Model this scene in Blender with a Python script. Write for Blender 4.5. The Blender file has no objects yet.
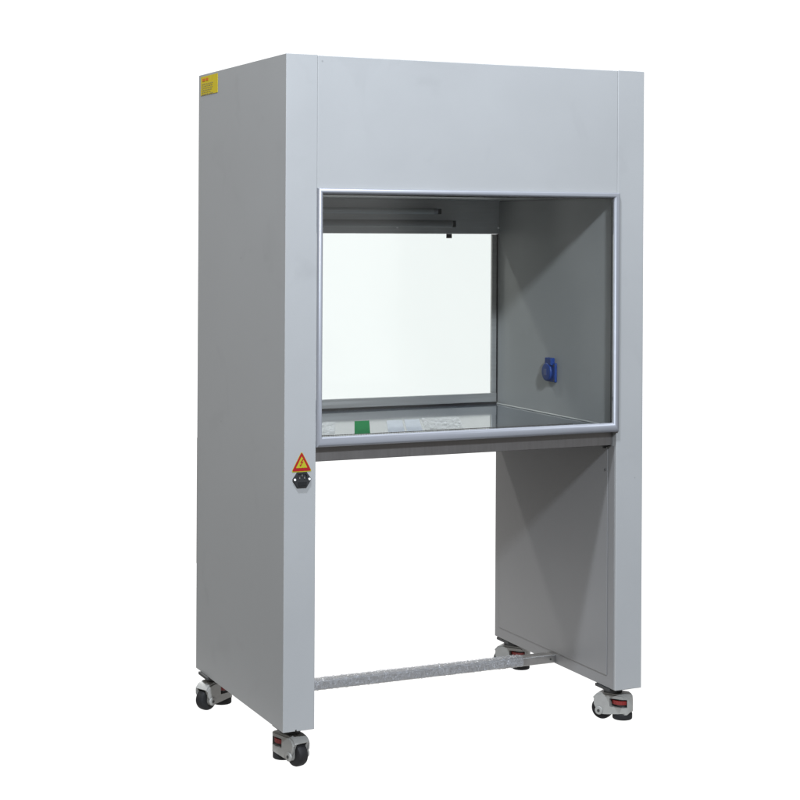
import bpy, bmesh, math, random
from mathutils import Vector, Matrix
R = math.radians
S = bpy.context.scene
col = S.collection
ZB = 0.098          # underside of the cabinet above the floor
W, D, H, T = 1.056, 0.6985, 1.70, 0.0848

# ------------------------------------------------------------------ camera
cam = bpy.data.objects.new('camera', bpy.data.cameras.new('camera'))
col.objects.link(cam); S.camera = cam
yaw, roll = .433, .0051
d = Vector((math.sin(yaw), math.cos(yaw), 0)); r = Vector((math.cos(yaw), -math.sin(yaw), 0)); u = Vector((0, 0, 1))
r2 = math.cos(roll) * r + math.sin(roll) * u; u2 = -math.sin(roll) * r + math.cos(roll) * u
M = Matrix((r2, u2, -d)).transposed().to_4x4()
M.translation = Vector((-1.5316, -3.996, 1.256 + ZB))
cam.matrix_world = M
cam.data.sensor_width = 36; cam.data.lens = 36 * 1708.2 / 800
cam.data.shift_y = -(400 - 231.27) / 800; cam.data.clip_end = 200; cam.data.clip_start = .05

# ------------------------------------------------------------------ world: bright white cone added behind the cabinet
w = bpy.data.worlds.new('World'); S.world = w; w.use_nodes = True
nt = w.node_tree; N = nt.nodes; L = nt.links
bg = N['Background']
tc = N.new('ShaderNodeTexCoord')
dt = N.new('ShaderNodeVectorMath'); dt.operation = 'DOT_PRODUCT'; dt.inputs[1].default_value = Vector((.416, .909, -.08)).normalized()
mr = N.new('ShaderNodeMapRange'); mr.interpolation_type = 'SMOOTHSTEP'; mr.inputs[1].default_value = .78; mr.inputs[2].default_value = .88
mx = N.new('ShaderNodeMix'); mx.data_type = 'RGBA'
sep = N.new('ShaderNodeSeparateXYZ')
mz = N.new('ShaderNodeMapRange'); mz.inputs[1].default_value = -.6; mz.inputs[2].default_value = .8
mz.inputs[3].default_value = .04; mz.inputs[4].default_value = 1.15
# the hall around: brighter on the left, dim and uneven in front
ml = N.new('ShaderNodeMapRange'); ml.interpolation_type = 'SMOOTHSTEP'; ml.inputs[1].default_value = -.15; ml.inputs[2].default_value = -.75
hn = N.new('ShaderNodeTexNoise'); hn.inputs['Scale'].default_value = 5; hn.inputs['Detail'].default_value = 3
hm = N.new('ShaderNodeMapping'); hm.inputs['Scale'].default_value = (2.2, 2.2, .9)
hr = N.new('ShaderNodeMapRange'); hr.inputs[1].default_value = .45; hr.inputs[2].default_value = .62; hr.inputs[3].default_value = .25; hr.inputs[4].default_value = 1.25
mc = N.new('ShaderNodeMix'); mc.data_type = 'RGBA'; mc.inputs[7].default_value = (1.25, 1.24, 1.20, 1)
ms = N.new('ShaderNodeVectorMath'); ms.operation = 'SCALE'
L.new(tc.outputs['Generated'], hm.inputs[0]); L.new(hm.outputs[0], hn.inputs[0]); L.new(hn.outputs[0], hr.inputs[0])
L.new(tc.outputs['Generated'], dt.inputs[0]); L.new(dt.outputs['Value'], mr.inputs[0])
L.new(tc.outputs['Generated'], sep.inputs[0]); L.new(sep.outputs['Z'], mz.inputs[0]); L.new(sep.outputs['X'], ml.inputs[0])
L.new(ml.outputs[0], mc.inputs[0]); L.new(hr.outputs[0], mc.inputs[6])
L.new(mc.outputs[2], ms.inputs[0]); L.new(mz.outputs[0], ms.inputs['Scale'])
L.new(mr.outputs[0], mx.inputs[0]); L.new(ms.outputs[0], mx.inputs[6]); mx.inputs[7].default_value = (1.20, 1.20, 1.20, 1)
L.new(mx.outputs[2], bg.inputs['Color']); bg.inputs['Strength'].default_value = 1

# ------------------------------------------------------------------ lamps
def area(name, loc, target, size, power, color=(1, 1, 1), sy=None):
    l = bpy.data.lights.new(name, 'AREA'); l.energy = power; l.size = size; l.color = color
    l.shape = 'RECTANGLE'; l.size_y = sy or size
    o = bpy.data.objects.new(name, l); col.objects.link(o); o.location = loc
    o.rotation_euler = (Vector(target) - Vector(loc)).to_track_quat('-Z', 'Y').to_euler()
    return o
area('front_lamp', (-.6, -5.6, 4.4), (.6, .1, .75), .45, 790, (.90, .985, 1.09))
area('overhead_lamp', (-1.1, -1.66, 5.8), (.6, .0, .9), .36, 570, (.91, .98, 1.08))
area('rear_lamp', (-.25, 3.6, 4.5), (.8, .4, .9), .35, 270, (1, .99, .97))
# added lamp below the floor sheet, keeps the ground evenly white
area('underfloor_fill', (.765, 1.06, -.02), (.765, 1.06, 1), 1.75, 14.2, (1, 1, 1), 2.36)

S.view_settings.view_transform = 'Standard'; S.view_settings.look = 'None'
S.view_settings.exposure = 0; S.view_settings.gamma = 1
S.cycles.transparent_max_bounces = 16; S.cycles.max_bounces = 10

# ------------------------------------------------------------------ materials
def mat(name, base=(.5, .5, .5), rough=.5, metal=0, bump=None, mott=0, mscale=3, spec=.5, stretch=None, rvar=0, smudge=0):
    m = bpy.data.materials.new(name); m.use_nodes = True
    n = m.node_tree.nodes; l = m.node_tree.links; p = n['Principled BSDF']
    p.inputs['Base Color'].default_value = (*base, 1); p.inputs['Roughness'].default_value = rough
    p.inputs['Metallic'].default_value = metal; p.inputs['Specular IOR Level'].default_value = spec
    t = n.new('ShaderNodeTexCoord')
    mp = n.new('ShaderNodeMapping'); l.new(t.outputs['Object'], mp.inputs[0])
    if stretch: mp.inputs['Scale'].default_value = stretch
    if mott:
        k = n.new('ShaderNodeTexNoise'); k.inputs['Scale'].default_value = mscale; k.inputs['Detail'].default_value = 5
        l.new(mp.outputs[0], k.inputs[0])
        cr = n.new('ShaderNodeMapRange'); cr.inputs[1].default_value = .3; cr.inputs[2].default_value = .7
        cr.inputs[3].default_value = 1 - mott; cr.inputs[4].default_value = 1 + mott
        l.new(k.outputs[0], cr.inputs[0])
        x = n.new('ShaderNodeVectorMath'); x.operation = 'SCALE'; x.inputs[0].default_value = base
        l.new(cr.outputs[0], x.inputs['Scale']); l.new(x.outputs[0], p.inputs['Base Color'])
        if rvar:
            c2 = n.new('ShaderNodeMapRange'); c2.inputs[1].default_value = .3; c2.inputs[2].default_value = .7
            c2.inputs[3].default_value = rough - rvar; c2.inputs[4].default_value = rough + rvar
            l.new(k.outputs[0], c2.inputs[0]); l.new(c2.outputs[0], p.inputs['Roughness'])
    if smudge:      # faint handling marks with shapes of their own
        k2 = n.new('ShaderNodeTexNoise'); k2.inputs['Scale'].default_value = 7; k2.inputs['Detail'].default_value = 7; k2.inputs['Distortion'].default_value = .6
        l.new(t.outputs['Object'], k2.inputs[0])
        c3 = n.new('ShaderNodeMapRange'); c3.inputs[1].default_value = .60; c3.inputs[2].default_value = .74; c3.inputs[3].default_value = 1; c3.inputs[4].default_value = 1 - smudge
        l.new(k2.outputs[0], c3.inputs[0])
        v3 = n.new('ShaderNodeTexVoronoi'); v3.inputs['Scale'].default_value = 9; l.new(t.outputs['Object'], v3.inputs[0])
        c4 = n.new('ShaderNodeMapRange'); c4.inputs[1].default_value = .018; c4.inputs[2].default_value = .03; c4.inputs[3].default_value = .72; c4.inputs[4].default_value = 1
        l.new(v3.outputs['Distance'], c4.inputs[0])
        m3 = n.new('ShaderNodeMath'); m3.operation = 'MULTIPLY'; l.new(c3.outputs[0], m3.inputs[0]); l.new(c4.outputs[0], m3.inputs[1])
        x3 = n.new('ShaderNodeVectorMath'); x3.operation = 'SCALE'; l.new(x.outputs[0], x3.inputs[0]); l.new(m3.outputs[0], x3.inputs['Scale'])
        l.new(x3.outputs[0], p.inputs['Base Color'])
    if bump:
        b = n.new('ShaderNodeTexNoise'); b.inputs['Scale'].default_value = bump[0]; b.inputs['Detail'].default_value = 3
        l.new(mp.outputs[0], b.inputs[0])
        bn = n.new('ShaderNodeBump'); bn.inputs['Strength'].default_value = bump[1]; bn.inputs['Distance'].default_value = bump[2]
        l.new(b.outputs[0], bn.inputs['Height']); l.new(bn.outputs[0], p.inputs['Normal'])
    return m
PAINT = mat('powder_coat', (.186, .188, .188), .42, bump=(420, .25, .0006), mott=.02, mscale=4, rvar=.03, smudge=.06)
LOWER = mat('shaded_leg_paint', (.108, .107, .107), .42, bump=(420, .2, .0005), mott=.02, mscale=4)  # same paint as the panels, darkened to carry the leg space's shade
INNER = mat('inner_paint', (.24, .243, .237), .42, bump=(420, .2, .0005), mott=.02, mscale=4)
STEEL = mat('brushed_steel', (.62, .62, .61), .34, 1, bump=(60, .25, .0006), mott=.06, mscale=25, stretch=(.15, 1, 12), rvar=.04)
BAR = mat('galvanised_steel', (.27, .265, .26), .42, 1, bump=(60, .25, .0006), mott=.08, mscale=25, rvar=.04)
BACK = mat('satin_steel', (.52, .53, .53), .55, .5, bump=(60, .15, .0005), mott=.05, mscale=25, stretch=(.3, 1, 8))
BEAM = mat('beam_steel', (.23, .22, .215), .42, 1, bump=(60, .12, .0004), mott=.03, mscale=25, stretch=(8, 1, .6), rvar=.02)
TOP = mat('polished_steel', (.10, .12, .14), .09, .5, bump=(30, .06, .0006), mott=.02, mscale=8, stretch=(.6, 1, 1), rvar=.02)
ALU = mat('anodised_aluminium', (.225, .23, .25), .48, .6, bump=(90, .1, .0003), mott=.02, mscale=30)
BLACK = mat('black_rubber', (.007, .007, .0075), .65, mott=.15, mscale=30, spec=.15)
BLKPL = mat('black_plastic', (.012, .012, .013), .35)
DARK = mat('dark_metal', (.014, .014, .014), .6, .2)
CAST = mat('cast_housing', (.145, .143, .135), .42, bump=(200, .3, .001), mott=.06, mscale=60)
RED = mat('red_plastic', (.13, .004, .003), .5)
BLUE = mat('blue_plastic', (.003, .026, .14), .45, spec=.3)
YEL = mat('yellow_vinyl', (.33, .255, .004), .7, spec=.15, mott=.05, mscale=60)
YEL2 = mat('bright_yellow_vinyl', (.20, .19, .006), .6, spec=.2)
SRED = mat('red_vinyl', (.17, .003, .004), .6, spec=.2)
ORG = mat('orange_ink', (.34, .09, .008), .7, spec=.1)
INK = mat('dark_ink', (.16, .13, .02), .6)
GREEN = mat('green_reflection', (.014, .16, .050), .9, mott=.05, mscale=40, spec=0)  # colour of a green reflection in the worktop
PALE = mat('pale_reflection_tone', (.46, .475, .50), .9, spec=0, bump=(120, .5, .001), mott=.05, mscale=40)  # colour of the pale reflected patches in the worktop
SILI = mat('silicone', (.30, .30, .285), .6)
TUBE = mat('lamp_glass', (.30, .32, .33), .12, 0)
TUBE2 = mat('frosted_lamp_glass', (.21, .215, .215), .5, 0)
WHITE = mat('screw_steel', (.85, .85, .85), .3, .2)
RUST = mat('brown_board', (.11, .075, .045), .7, mott=.2, mscale=12)

def glass(name, tint, refl):
    m = bpy.data.materials.new(name); m.use_nodes = True
    n = m.node_tree.nodes; l = m.node_tree.links; n.clear()
    o = n.new('ShaderNodeOutputMaterial'); t = n.new('ShaderNodeBsdfTransparent'); t.inputs[0].default_value = (*tint, 1)
    g = n.new('ShaderNodeBsdfGlossy'); g.inputs['Roughness'].default_value = .03
    f = n.new('ShaderNodeFresnel'); f.inputs[0].default_value = 1.5
    s = n.new('ShaderNodeMath'); s.operation = 'MULTIPLY'; s.inputs[1].default_value = refl
    mxs = n.new('ShaderNodeMixShader')
    l.new(f.outputs[0], s.inputs[0]); l.new(s.outputs[0], mxs.inputs[0]); l.new(t.outputs[0], mxs.inputs[1]); l.new(g.outputs[0], mxs.inputs[2])
    l.new(mxs.outputs[0], o.inputs[0]); return m
GLASSB = glass('rear_window_glass', (.925, .948, .942), .5)
GLASSF = glass('front_window_glass', (.985, .99, .988), 1.1)

def film_streak_mat(name, a, s, base=(.75, .77, .80, 1)):
    m = bpy.data.materials.new(name); m.use_nodes = True
    n = m.node_tree.nodes; l = m.node_tree.links; p = n['Principled BSDF']; o = n['Material Output']
    p.inputs['Base Color'].default_value = base; p.inputs['Roughness'].default_value = .18
    t = n.new('ShaderNodeBsdfTransparent'); mxs = n.new('ShaderNodeMixShader')
    tc_ = n.new('ShaderNodeTexCoord')
    k = n.new('ShaderNodeTexNoise'); k.inputs['Scale'].default_value = s; k.inputs['Detail'].default_value = 4; k.inputs['Distortion'].default_value = 1.2
    mr_ = n.new('ShaderNodeMapRange'); mr_.inputs[1].default_value = .45; mr_.inputs[2].default_value = .75; mr_.inputs[3].default_value = a[0]; mr_.inputs[4].default_value = a[1]
    b = n.new('ShaderNodeBump'); b.inputs['Strength'].default_value = .8; b.inputs['Distance'].default_value = .003
    l.new(tc_.outputs['Object'], k.inputs[0]); l.new(k.outputs[0], mr_.inputs[0]); l.new(k.outputs[0], b.inputs['Height']); l.new(b.outputs[0], p.inputs['Normal'])
    l.new(mr_.outputs[0], mxs.inputs[0]); l.new(t.outputs[0], mxs.inputs[1]); l.new(p.outputs[0], mxs.inputs[2]); l.new(mxs.outputs[0], o.inputs[0])
    return m
STREAKS = film_streak_mat('streaky_reflection_tone', (.10, .85), 55)  # streaky reflections of the worktop put into colour and opacity
WRAP = film_streak_mat('crinkled_plastic_wrap', (.25, .85), 130, (.27, .275, .29, 1))

fl = bpy.data.materials.new('translucent_white'); fl.use_nodes = True  # added floor sheet material, passes the light from below
n = fl.node_tree.nodes; l = fl.node_tree.links; n.clear()
o = n.new('ShaderNodeOutputMaterial'); tr = n.new('ShaderNodeBsdfTranslucent'); tr.inputs[0].default_value = (.95, .95, .95, 1)
l.new(tr.outputs[0], o.inputs[0])

# ------------------------------------------------------------------ helpers
def link(name, bm, m, parent=None, smooth=False, mw=None):
    me = bpy.data.meshes.new(name); bmesh.ops.recalc_face_normals(bm, faces=bm.faces); bm.to_mesh(me); bm.free()
    for mm in (m if isinstance(m, (list, tuple)) else [m]): me.materials.append(mm)
    ob = bpy.data.objects.new(name, me); col.objects.link(ob)
    if parent: ob.parent = parent
    if smooth:
        for p in me.polygons: p.use_smooth = True
        me.set_sharp_from_angle(angle=R(35))
    return ob
def add_box(bm, x0, x1, y0, y1, z0, z1, bev=0, seg=2):
    t = bmesh.new()
    bmesh.ops.create_cube(t, size=1, matrix=Matrix.Translation(((x0+x1)/2, (y0+y1)/2, (z0+z1)/2)) @ Matrix.Diagonal((x1-x0, y1-y0, z1-z0, 1)))
    if bev: bmesh.ops.bevel(t, geom=t.edges[:], offset=bev, segments=seg, affect='EDGES', profile=.5)
    merge(bm, t)
def merge(bm, t):
    me = bpy.data.meshes.new('tmp'); t.to_mesh(me); t.free(); bm.from_mesh(me); bpy.data.meshes.remove(me)
def box(name, m, parent, *a, bev=.001, seg=2):
    bm = bmesh.new(); add_box(bm, *a, bev=bev, seg=seg); return link(name, bm, m, parent, False)
def add_cyl(bm, p0, p1, rad, seg=24, bev=0, rad2=None):
    p0, p1 = Vector(p0), Vector(p1); v = p1 - p0
    t = bmesh.new()
    bmesh.ops.create_cone(t, cap_ends=True, segments=seg, radius1=rad, radius2=rad if rad2 is None else rad2, depth=v.length)
    if bev:
        es = [e for e in t.edges if abs(e.verts[0].co.z - e.verts[1].co.z) < 1e-6]
        bmesh.ops.bevel(t, geom=es, offset=bev, segments=3, affect='EDGES', profile=.5)
    bmesh.ops.transform(t, matrix=Matrix.Translation((p0+p1)/2) @ v.to_track_quat('Z', 'Y').to_matrix().to_4x4(), verts=t.verts)
    merge(bm, t)
def prism(bm, pts, axis, a, b):
    """closed outline pts in the other two axes, extruded along axis from a to b"""
    def P(p, q):
        return {'x': (q, p[0], p[1]), 'y': (p[0], q, p[1]), 'z': (p[0], p[1], q)}[axis]
    A = [bm.verts.new(P(p, a)) for p in pts]; B = [bm.verts.new(P(p, b)) for p in pts]
    k = len(pts)
    bm.faces.new(A); bm.faces.new(B[::-1])
    for i in range(k): bm.faces.new((A[i], B[i], B[(i+1) % k], A[(i+1) % k]))
def cut(ob, cutter_bm, op='DIFFERENCE'):
    c = link('cutter', cutter_bm, BLACK)
    md = ob.modifiers.new('b', 'BOOLEAN'); md.operation = op; md.solver = 'EXACT'; md.object = c
    dg = bpy.context.evaluated_depsgraph_get(); dg.update()
    me = bpy.data.meshes.new_from_object(ob.evaluated_get(dg))
    ob.modifiers.clear(); ob.data = me
    cm = c.data; bpy.data.objects.remove(c); bpy.data.meshes.remove(cm)
    return ob
def tag(o, label=None, cat=None, group=None, kind=None):
    for k, v in (('label', label), ('category', cat), ('group', group), ('kind', kind)):
        if v: o[k] = v
    return o
Z = lambda z: z + ZB

# ------------------------------------------------------------------ floor: added translucent sheet, kept shadowless white by the lamp below
bm = bmesh.new()
vs = [bm.verts.new(p) for p in ((-.07, -.08, 0), (1.6, -.08, 0), (1.6, 2.2, 0), (-.07, 2.2, 0))]; bm.faces.new(vs)
tag(link('floor', bm, fl), kind='structure')

# ------------------------------------------------------------------ the cabinet
B = bpy.data.objects.new('clean_bench', None); col.objects.link(B)
tag(B, 'grey laboratory clean bench cabinet with framed front window, open leg space and four casters', 'clean bench')

ls = box('side_panel', PAINT, B, 0, T, 0, D, ZB, ZB+H, bev=.0010)
tag(ls, 'broad left side panel and front leg of the cabinet')
bmc = bmesh.new(); prism(bmc, [(.031, Z(-.01)), (.039, Z(-.01)), (.037, Z(.005)), (.033, Z(.004))], 'y', -.01, .012)
cut(ls, bmc)
rs = box('side_panel', PAINT, B, W-T, W, 0, D, ZB, ZB+H, bev=.0016)
tag(rs, 'right side panel of the cabinet with its inner face showing')

# header between the side panels, above the window
box('header_panel', PAINT, B, T+.00015, W-T-.00015, .0002, .022, Z(1.350), ZB+H-.0012, bev=.0016)
box('roof', PAINT, B, T+.001, W-T-.001, .024, D-.002, ZB+H-.03, ZB+H-.003)
box('ceiling', INNER, B, T+.001, W-T-.001, .024, .679, Z(1.352), Z(1.358), bev=0)
# back wall above the rear window
bk = box('back_panel', BACK, B, T+.001, W-T-.001, .680, .6970, Z(1.249), ZB+H-.04)
bm = bmesh.new()
bm.free()
for x in (.62, .965):
    bm = bmesh.new(); add_cyl(bm, (x, .676, Z(1.268)), (x, .680, Z(1.268)), .003, 12, .0008); link('screw', bm, WHITE, bk, True)
# pale liner of the work space on the right wall, and its thin edge
box('inner_wall', INNER, B, W-T-.003, W-T-.0002, .026, .6852, Z(.7235), Z(1.349), bev=.0004)
box('inner_wall', INNER, B, T+.0002, T+.003, .026, .6852, Z(.7235), Z(1.349), bev=.0004)
bm = bmesh.new(); add_cyl(bm, (W-T-.0045, .03, Z(.7235)), (W-T-.0045, .685, Z(.7235)), .0022, 10)
link('silicone_bead', bm, SILI, B, True)
# access panel on the inside of the right leg
box('leg_shade_skin', LOWER, B, W-T-.0012, W-T-.0001, .008, D-.001, Z(.0015), Z(.670), bev=.0003)  # thin sheet added to spread the painted shade over the leg face
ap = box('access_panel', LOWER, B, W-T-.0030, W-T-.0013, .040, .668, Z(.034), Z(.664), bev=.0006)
bm = bmesh.new()
for y, z in ((.052, .60),): add_cyl(bm, (W-T-.0045, y, Z(z)), (W-T-.002, y, Z(z)), .0035, 12, .001)
link('screw', bm, BLKPL, ap, True)

# worktop and its front beam
box('worktop', TOP, B, T+.001, W-T-.001, .024, .6978, Z(.700), Z(.722), bev=.0003)
bw = box('worktop_beam', BEAM, B, T+.004, W-T-.001, .0195, .0235, Z(.671), Z(.7095), bev=.001)
box('worktop_beam', BEAM, B, T+.004, W-T-.001, .672, .697, Z(.628), Z(.6995), bev=.0015)
bm = bmesh.new(); add_box(bm, W-T-.022, W-T-.0012, .030, .058, Z(.6665), Z(.6705), bev=.001)
link('bracket', bm, DARK, bw, True)
bm = bmesh.new(); add_cyl(bm, (W-T-.012, .042, Z(.661)), (W-T-.012, .042, Z(.6665)), .005, 6)
link('bolt', bm, DARK, bw)

# rear window
rw = bpy.data.objects.new('rear_window', None); col.objects.link(rw); rw.parent = B
box('frame_rail', STEEL, rw, T+.002, W-T-.0045, .6880, .697, Z(.7285), Z(.7565))
for x0, x1 in ((.9485, W-T-.0055), (T+.002, T+.022)): box('frame_stile', STEEL, rw, x0, x1, .6884, .697, Z(.7569), Z(1.248))
box('gasket', BLACK, rw, T+.002, W-T-.004, .6865, .6975, Z(.7222), Z(.7282), bev=0)
box('gasket', BLACK, rw, W-T-.0050, W-T-.0032, .6855, .697, Z(.7290), Z(1.2485), bev=0)
box('pane', GLASSB, rw, T+.022, .9485, .690, .694, Z(.7569), Z(1.26), bev=0)

# lamps under the back panel: thin germicidal tube above, thicker tube below, both off
def tube(name, z, y, x1, rad, m, parent, cap):
    e = bpy.data.objects.new(name, None); col.objects.link(e); e.parent = parent
    bm = bmesh.new(); add_cyl(bm, (.15, y, Z(z)), (x1, y, Z(z)), rad, 24); link('tube', bm, m, e, True)
    for xa, xb in ((x1, x1+.014), (.13, .15)):
        bm = bmesh.new(); add_cyl(bm, (xa, y, Z(z)), (xb, y, Z(z)), rad*1.04, 24, .001); link('tube_cap', bm, cap, e, True)
    for x in (x1+.014, .115): box('lamp_holder', DARK, e, x, x+.012, y-.006, .6795, Z(z)-rad*.9, Z(z)+rad*.9)
    return e
tube('germicidal_lamp', 1.316, .622, .712, .009, TUBE, B, ALU)
e = tube('work_lamp', 1.279, .640, .770, .011, TUBE2, B, TUBE2)
box('clip', BLKPL, B, .789, .806, .682, .6875, Z(1.2355), Z(1.2488), bev=.0006)

# front window: aluminium frame of rounded profile, mitred, glass in it
fw = bpy.data.objects.new('front_window', None); col.objects.link(fw); fw.parent = B
X0, X1, Z0, Z1 = .0845, .9745, Z(.7105), Z(1.364)
def rim(bm, wl, wr, wt, wb, prof):
    """mitred frame swept from a profile of (fraction of width, depth y)"""
    rings = []
    for f, y in prof:
        rings.append([bm.verts.new(p) for p in ((X0+f*wl, y, Z0+f*wb), (X1-f*wr, y, Z0+f*wb), (X1-f*wr, y, Z1-f*wt), (X0+f*wl, y, Z1-f*wt))])
    k = len(rings)
    for i in range(k):
        a, b = rings[i], rings[(i+1) % k]
        for j in range(4): bm.faces.new((a[j], a[(j+1) % 4], b[(j+1) % 4], b[j]))
bm = bmesh.new()
rim(bm, .0145, .0185, .0145, .0255, [(0, -.0006), (0, -.0065), (.04, -.0082), (.12, -.0098), (.25, -.0110), (.45, -.0116), (.65, -.0114), (.80, -.0102), (.91, -.0080), (.97, -.0062), (1, -.0045), (1, -.0006)])
link('frame', bm, ALU, fw, True)
g = box('pane', GLASSF, fw, X0+.0146, X1-.0186, -.0052, -.0012, Z0+.0256, Z1-.0146, bev=0)
a0, a1, b0, b1 = X0+.0147, X1-.0187, Z0+.0257, Z1-.0147
box('seal', DARK, fw, a1-.002, a1, .0002, .004, b0, b1, bev=0)
box('seal', DARK, fw, a0, a1-.0024, .0002, .010, b1-.003, b1, bev=0)
# row of dark dots modelled for a reflection along the foot of the glass
bm = bmesh.new(); random.seed(3); x = a0 + .003; prev = None; k = 0
while x < a1 - .12:
    rr = .0014 if k % 3 else .0004
    cur = [bm.verts.new((x, .004+rr*math.cos(j*math.pi/3), b0+.0016+rr*math.sin(j*math.pi/3))) for j in range(6)]
    if prev:
        for j in range(6): bm.faces.new((prev[j], prev[(j+1) % 6], cur[(j+1) % 6], cur[j]))
    prev = cur; x += random.uniform(.0012, .0028); k += 1
link('reflected_dots', bm, mat('dot_reflection_tone', (.03, .025, .022), .7), fw, True)

# crossbar near the floor, with its plastic wrap
cb = box('crossbar', BAR, B, T+.0005, W-T-.0005, .322, .357, Z(.003), Z(.028), bev=.0025)
bm = bmesh.new()
bmc = bmesh.new(); add_cyl(bmc, (W-T-.018, .3215, Z(.015)), (W-T-.018, .325, Z(.015)), .003, 12); link('screw', bmc, DARK, cb, True)
random.seed(5); n_ = 260; ring = 16; prev = None
for i in range(n_+1):
    x = T+.001 + (W-T-.11-T) * i/n_
    cur = []
    for j in range(ring):
        a = 2*math.pi*j/ring + .2
        cx, cz = math.cos(a), math.sin(a); s = 1/max(abs(cx), abs(cz))
        yy = .3395 + .0195*cx*min(s, 1.25) ; zz = .0155 + .0145*cz*min(s, 1.25)
        cur.append(bm.verts.new((x, yy+random.uniform(-.0018, .0012)*abs(cx), Z(zz+random.uniform(-.0008, .0032)*abs(cz)))))
    if prev:
        for j in range(ring): bm.faces.new((prev[j], prev[(j+1) % ring], cur[(j+1) % ring], cur[j]))
    prev = cur
link('plastic_wrap', bm, WRAP, cb)

# strip showing behind the left rear edge
box('rear_strip', RUST, B, .001, .03, D+.0005, D+.0045, Z(.30), Z(.66), bev=.0005)

# blue socket outlet on the right inner wall
so = bpy.data.objects.new('power_socket', None); col.objects.link(so); so.parent = B
xw = W-T-.003
box('socket_plate', BLUE, so, xw-.008, xw-.0002, .318, .373, Z(.819), Z(.874), bev=.002)
bm = bmesh.new(); add_cyl(bm, (xw-.017, .356, Z(.847)), (xw-.008, .356, Z(.847)), .0265, 32, .004)
ld = link('socket_lid', bm, BLUE, so, True)
bm = bmesh.new(); add_box(bm, xw-.0182, xw-.0172, .350, .366, Z(.838), Z(.856), bev=.0004)
link('lid_badge', bm, mat('grey_blue_plastic', (.03, .05, .14), .4), ld)
box('hinge', BLUE, so, xw-.015, xw-.0003, .331, .366, Z(.868), Z(.889), bev=.002)
for z in (.825, .867):
    bm = bmesh.new(); add_cyl(bm, (xw-.0092, .323, Z(z)), (xw-.0078, .323, Z(z)), .0028, 12); link('screw', bm, BLKPL, so)

# yellow sticker with tiny print high on the left side
st = box('caution_sticker', YEL, B, -.0006, -.0001, .530, .678, Z(1.640), Z(1.6935), bev=0)
tag(st, 'yellow sticker with rows of tiny print')
bm = bmesh.new()
for y0, y1 in ((.612, .632), (.640, .664)): add_box(bm, -.0009, -.0007, y0, y1, Z(1.6795), Z(1.6875))
link('heading_print', bm, ORG, st)
bm = bmesh.new(); random.seed(11)
for k in range(6):
    z = 1.673 - k*.0058; y = .668
    end = random.uniform(.545, .60)
    while y > end:
        wv = random.uniform(.004, .014); add_box(bm, -.0009, -.0007, y-wv, y, Z(z-.0026), Z(z)); y -= wv + .003
link('small_print', bm, INK, st)

# electric shock warning triangle on the left front leg
def rounded_tri(cx, cz, w_, h_, rr):
    P3 = [Vector((cx, cz+h_/2)), Vector((cx+w_/2, cz-h_/2)), Vector((cx-w_/2, cz-h_/2))]; out = []
    for i in range(3):
        p, a, b = P3[i], P3[i-1], P3[(i+1) % 3]
        da, db = (a-p).normalized(), (b-p).normalized()
        for k in range(6):
            t = k/5; out.append((p + da*rr*(1-t)**2 + db*rr*t**2)[:])
    return out
tx, tz = .0465, Z(.6765)
bm = bmesh.new(); prism(bm, rounded_tri(tx, tz, .056, .052, .006), 'y', -.0008, -.0002)
ws = link('warning_sign', bm, YEL2, B); tag(ws, 'yellow and red triangular electric shock warning sign')
bm = bmesh.new(); prism(bm, rounded_tri(tx, tz, .052, .048, .005), 'y', -.0011, -.0009); link('red_border', bm, SRED, ws)
bm = bmesh.new(); prism(bm, rounded_tri(tx, tz-.0012, .031, .029, .002), 'y', -.0014, -.0012); link('yellow_field', bm, YEL2, ws)
bm = bmesh.new()
bolt = [(.0012, .0095), (-.0042, .0005), (-.0006, .0012), (-.0036, -.0046), (-.0056, -.0036), (-.0046, -.0092), (-.0002, -.0058), (-.0018, -.0052), (.0036, .0034), (-.0002, .0026), (.0038, .0092)]
prism(bm, [(tx+.0006+p*1.15, tz-.0035+q) for p, q in bolt], 'y', -.0017, -.0015); link('lightning_bolt', bm, SRED, ws)

# black power inlet below it
px, pz = .0465, Z(.631)
bm = bmesh.new()
prism(bm, [(px-.0125, pz+.0195), (px+.0125, pz+.0195), (px+.0245, pz+.002), (px+.0245, pz-.001), (px+.0125, pz-.0195), (px-.0125, pz-.0195), (px-.0245, pz-.001), (px-.0245, pz+.002)], 'y', -.005, -.0002)
bmesh.ops.bevel(bm, geom=[e for e in bm.edges if e.verts[0].co.y < -.004 and e.verts[1].co.y < -.004], offset=.001, segments=2, affect='EDGES')
pi_ = link('power_inlet', bm, BLKPL, B, True)
bmc = bmesh.new(); prism(bmc, [(px-.010, pz+.015), (px+.010, pz+.015), (px+.0135, pz+.010), (px+.0135, pz-.001), (px-.0135, pz-.001), (px-.0135, pz+.010)], 'y', -.02, -.0015)
cut(pi_, bmc)
for a, b in ((0, .011), (-.0065, .005), (.0065, .005)): box('pin', STEEL, pi_, px+a-.0008, px+a+.0008, -.0052, -.0014, pz+b-.0022, pz+b+.0022, bev=0)
bm = bmesh.new(); add_box(bm, px-.0115, px+.0115, -.0065, -.0051, pz-.015, pz-.0045, bev=.0006); link('fuse_drawer', bm, BLACK, pi_)
for s in (-1, 1):
    bm = bmesh.new(); add_cyl(bm, (px+s*.0195, -.0066, pz+.001), (px+s*.0195, -.004, pz+.001), .0028, 16, .0006); link('screw', bm, WHITE, pi_, True)

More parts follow.
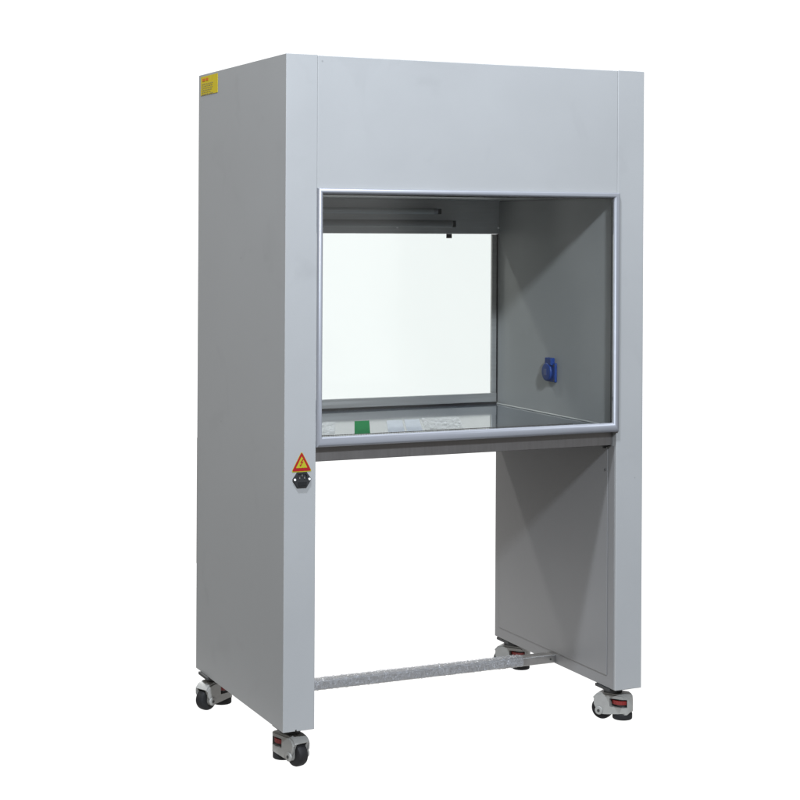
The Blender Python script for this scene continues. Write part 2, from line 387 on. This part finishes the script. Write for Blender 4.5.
# ------------------------------------------------------------------ levelling casters
def make_caster():
    c = bpy.data.objects.new('caster', None); col.objects.link(c); c.parent = B
    bm = bmesh.new()
    prism(bm, [(-.050, .024), (-.057, .032), (-.058, .044), (-.052, .070), (-.038, .0785), (.022, .0785), (.040, .073), (.050, .062), (.046, .056), (.041, .045), (.0405, .027), (.037, .0195), (.030, .0165), (.022, .0195), (.012, .0245), (-.01, .023)], 'y', -.027, .027)
    bmesh.ops.bevel(bm, geom=[e for e in bm.edges if abs(e.verts[0].co.y-e.verts[1].co.y) < 1e-6], offset=.0045, segments=4, affect='EDGES', clamp_overlap=True)
    hs = link('housing', bm, CAST, c, True)
    # rounded back in plan: intersect with a U shape
    q = bmesh.new(); prism(q, [(.055, -.027), (.055, .027)] + [(-.031-.027*math.sin(t), .027*math.cos(t)) for t in [math.pi*k/18 for k in range(19)]], 'z', -.02, .12)
    cut(hs, q, 'INTERSECT')
    q = bmesh.new(); add_box(q, -.0005, .09, -.0160, .0160, -.01, .0605); cut(hs, q)
    q = bmesh.new(); add_box(q, -.050, -.001, -.05, .05, .0425, .0660, bev=.002); cut(hs, q)
    for s in (-1, 1):      # axle bosses belong to the casting, each with its bolt
        q = bmesh.new(); q.from_mesh(hs.data); add_cyl(q, (.030, s*.0230, .0285), (.030, s*.0305, .0285), .0115, 24, .0015); q.to_mesh(hs.data); q.free()
        bm = bmesh.new(); add_cyl(bm, (.030, s*.0306, .0285), (.030, s*.0318, .0285), .0042, 6); link('axle_bolt', bm, DARK, hs)
    for p in hs.data.polygons: p.use_smooth = True
    hs.data.set_sharp_from_angle(angle=R(40))

    # wheel
    bm = bmesh.new(); prof = [(.0305-.0305+.012, .0148), (.024, .0148), (.0275, .0128), (.0295, .0085), (.0300, .003), (.0300, -.003), (.0295, -.0085), (.0275, -.0128), (.024, -.0148), (.012, -.0148)]
    prev = []; seg = 40
    for i in range(seg):
        a = 2*math.pi*i/seg
        prev.append([bm.verts.new((.030+rr*math.cos(a), yy, .030+rr*math.sin(a))) for rr, yy in prof])
    for i in range(seg):
        a, b = prev[i], prev[(i+1) % seg]
        for j in range(len(prof)-1): bm.faces.new((a[j], b[j], b[j+1], a[j+1]))
    bm.faces.new([p[0] for p in prev]); bm.faces.new([p[-1] for p in prev][::-1])
    link('wheel', bm, BLACK, c, True)
    # red levelling wheel with notched rim
    bm = bmesh.new(); pts = []
    for i in range(64):
        a = 2*math.pi*i/64; rr = .0262 if i % 2 else .0252; pts.append((-.0245+rr*math.cos(a)*.96, rr*math.sin(a)*.96))
    prism(bm, pts, 'z', .0500, .0605); link('levelling_wheel', bm, RED, c)
    bm = bmesh.new(); add_cyl(bm, (-.027, 0, .0415), (-.027, 0, .0670), .019, 20)
    link('screw_stem', bm, BLKPL, c, True)
    bm = bmesh.new(); add_cyl(bm, (-.0285, 0, .008), (-.0285, 0, .0255), .0275, 32, .003)
    link('rubber_foot', bm, BLACK, c, True)
    bm = bmesh.new(); add_cyl(bm, (0, 0, .0787), (0, 0, .0895), .026, 32, .002); link('swivel_bearing', bm, DARK, c, True)
    box('mounting_plate', DARK, c, -.036, .036, -.036, .036, .0897, ZB-.0003)
    return c
proto = make_caster()
def copy_caster():
    c = proto.copy(); col.objects.link(c); c.parent = B
    for ch in list(proto.children):
        k = ch.copy(); col.objects.link(k); k.parent = c
        for g_ in ch.children:
            q = g_.copy(); col.objects.link(q); q.parent = k
    return c
for i, (x, y, a) in enumerate(((.044, .062, -74), (.030, .622, -158), (1.003, .062, 126), (1.006, .650, 128))):
    c = proto if i == 0 else copy_caster()
    c.location = (x, y, 0); c.rotation_euler = (0, 0, R(a))
    for ch in c.children:
        if ch.name.startswith('mounting_plate'): ch.rotation_euler = (0, 0, -R(a))   # the plate stays square to the cabinet

# ------------------------------------------------------------------ flat pieces painted as reflections in the worktop
def slab(name, m, x0, x1, y0, y1, th=.0006, skew=-.0, label='', cat=''):
    bm = bmesh.new(); z = Z(.7222)
    k = skew*(y1-y0)
    prism(bm, [(x0, y0), (x1, y0), (x1+k, y1), (x0+k, y1)], 'z', z, z+th)
    return tag(link(name, bm, m), label, cat)
K = .43
slab('green_reflection', GREEN, .247, .292, .13, .405, skew=K, label='flat green strip painted as a reflection in the steel worktop', cat='reflection')
slab('pale_reflection', PALE, .345, .393, .13, .385, skew=K, label='pale strip painted as a worktop reflection, nearer to the green one', cat='label')  # pale reflection put into colour, not a real label
slab('pale_reflection', PALE, .400, .446, .13, .387, skew=K, label='pale strip painted as a worktop reflection, farther from the green one', cat='label')  # pale reflection put into colour, not a real label
def rippled_sheet(name, x0, x1, y0, y1, skew, seed, label):  # rippled surface shaped to imitate a broken-up reflection
    random.seed(seed); bm = bmesh.new(); nx, ny = 22, 30; V = []
    ph = [(random.uniform(20, 90), random.uniform(-40, 40), random.uniform(0, 6)) for _ in range(7)]
    for i in range(nx+1):
        for j in range(ny+1):
            x = x0 + (x1-x0)*i/nx + random.uniform(-.001, .001); y = y0 + (y1-y0)*j/ny; x += skew*(y-y0)
            h = sum(abs(math.sin(a*x+b*y+c_)) for a, b, c_ in ph)/7
            V.append(bm.verts.new((x, y, Z(.7226)+.0040*h)))
    for i in range(nx):
        for j in range(ny):
            q = i*(ny+1)+j; bm.faces.new((V[q], V[q+ny+1], V[q+ny+2], V[q+1]))
    return tag(link(name, bm, STREAKS, None, True), label, 'streaky reflection')
rippled_sheet('rippled_reflection', .115, .190, .13, .40, K, 2, 'wrinkled sheet painted as a reflection at the left end of the worktop')
rippled_sheet('rippled_reflection', .455, .570, .13, .39, K, 7, 'crumpled sheet painted as a reflection in the middle of the worktop')
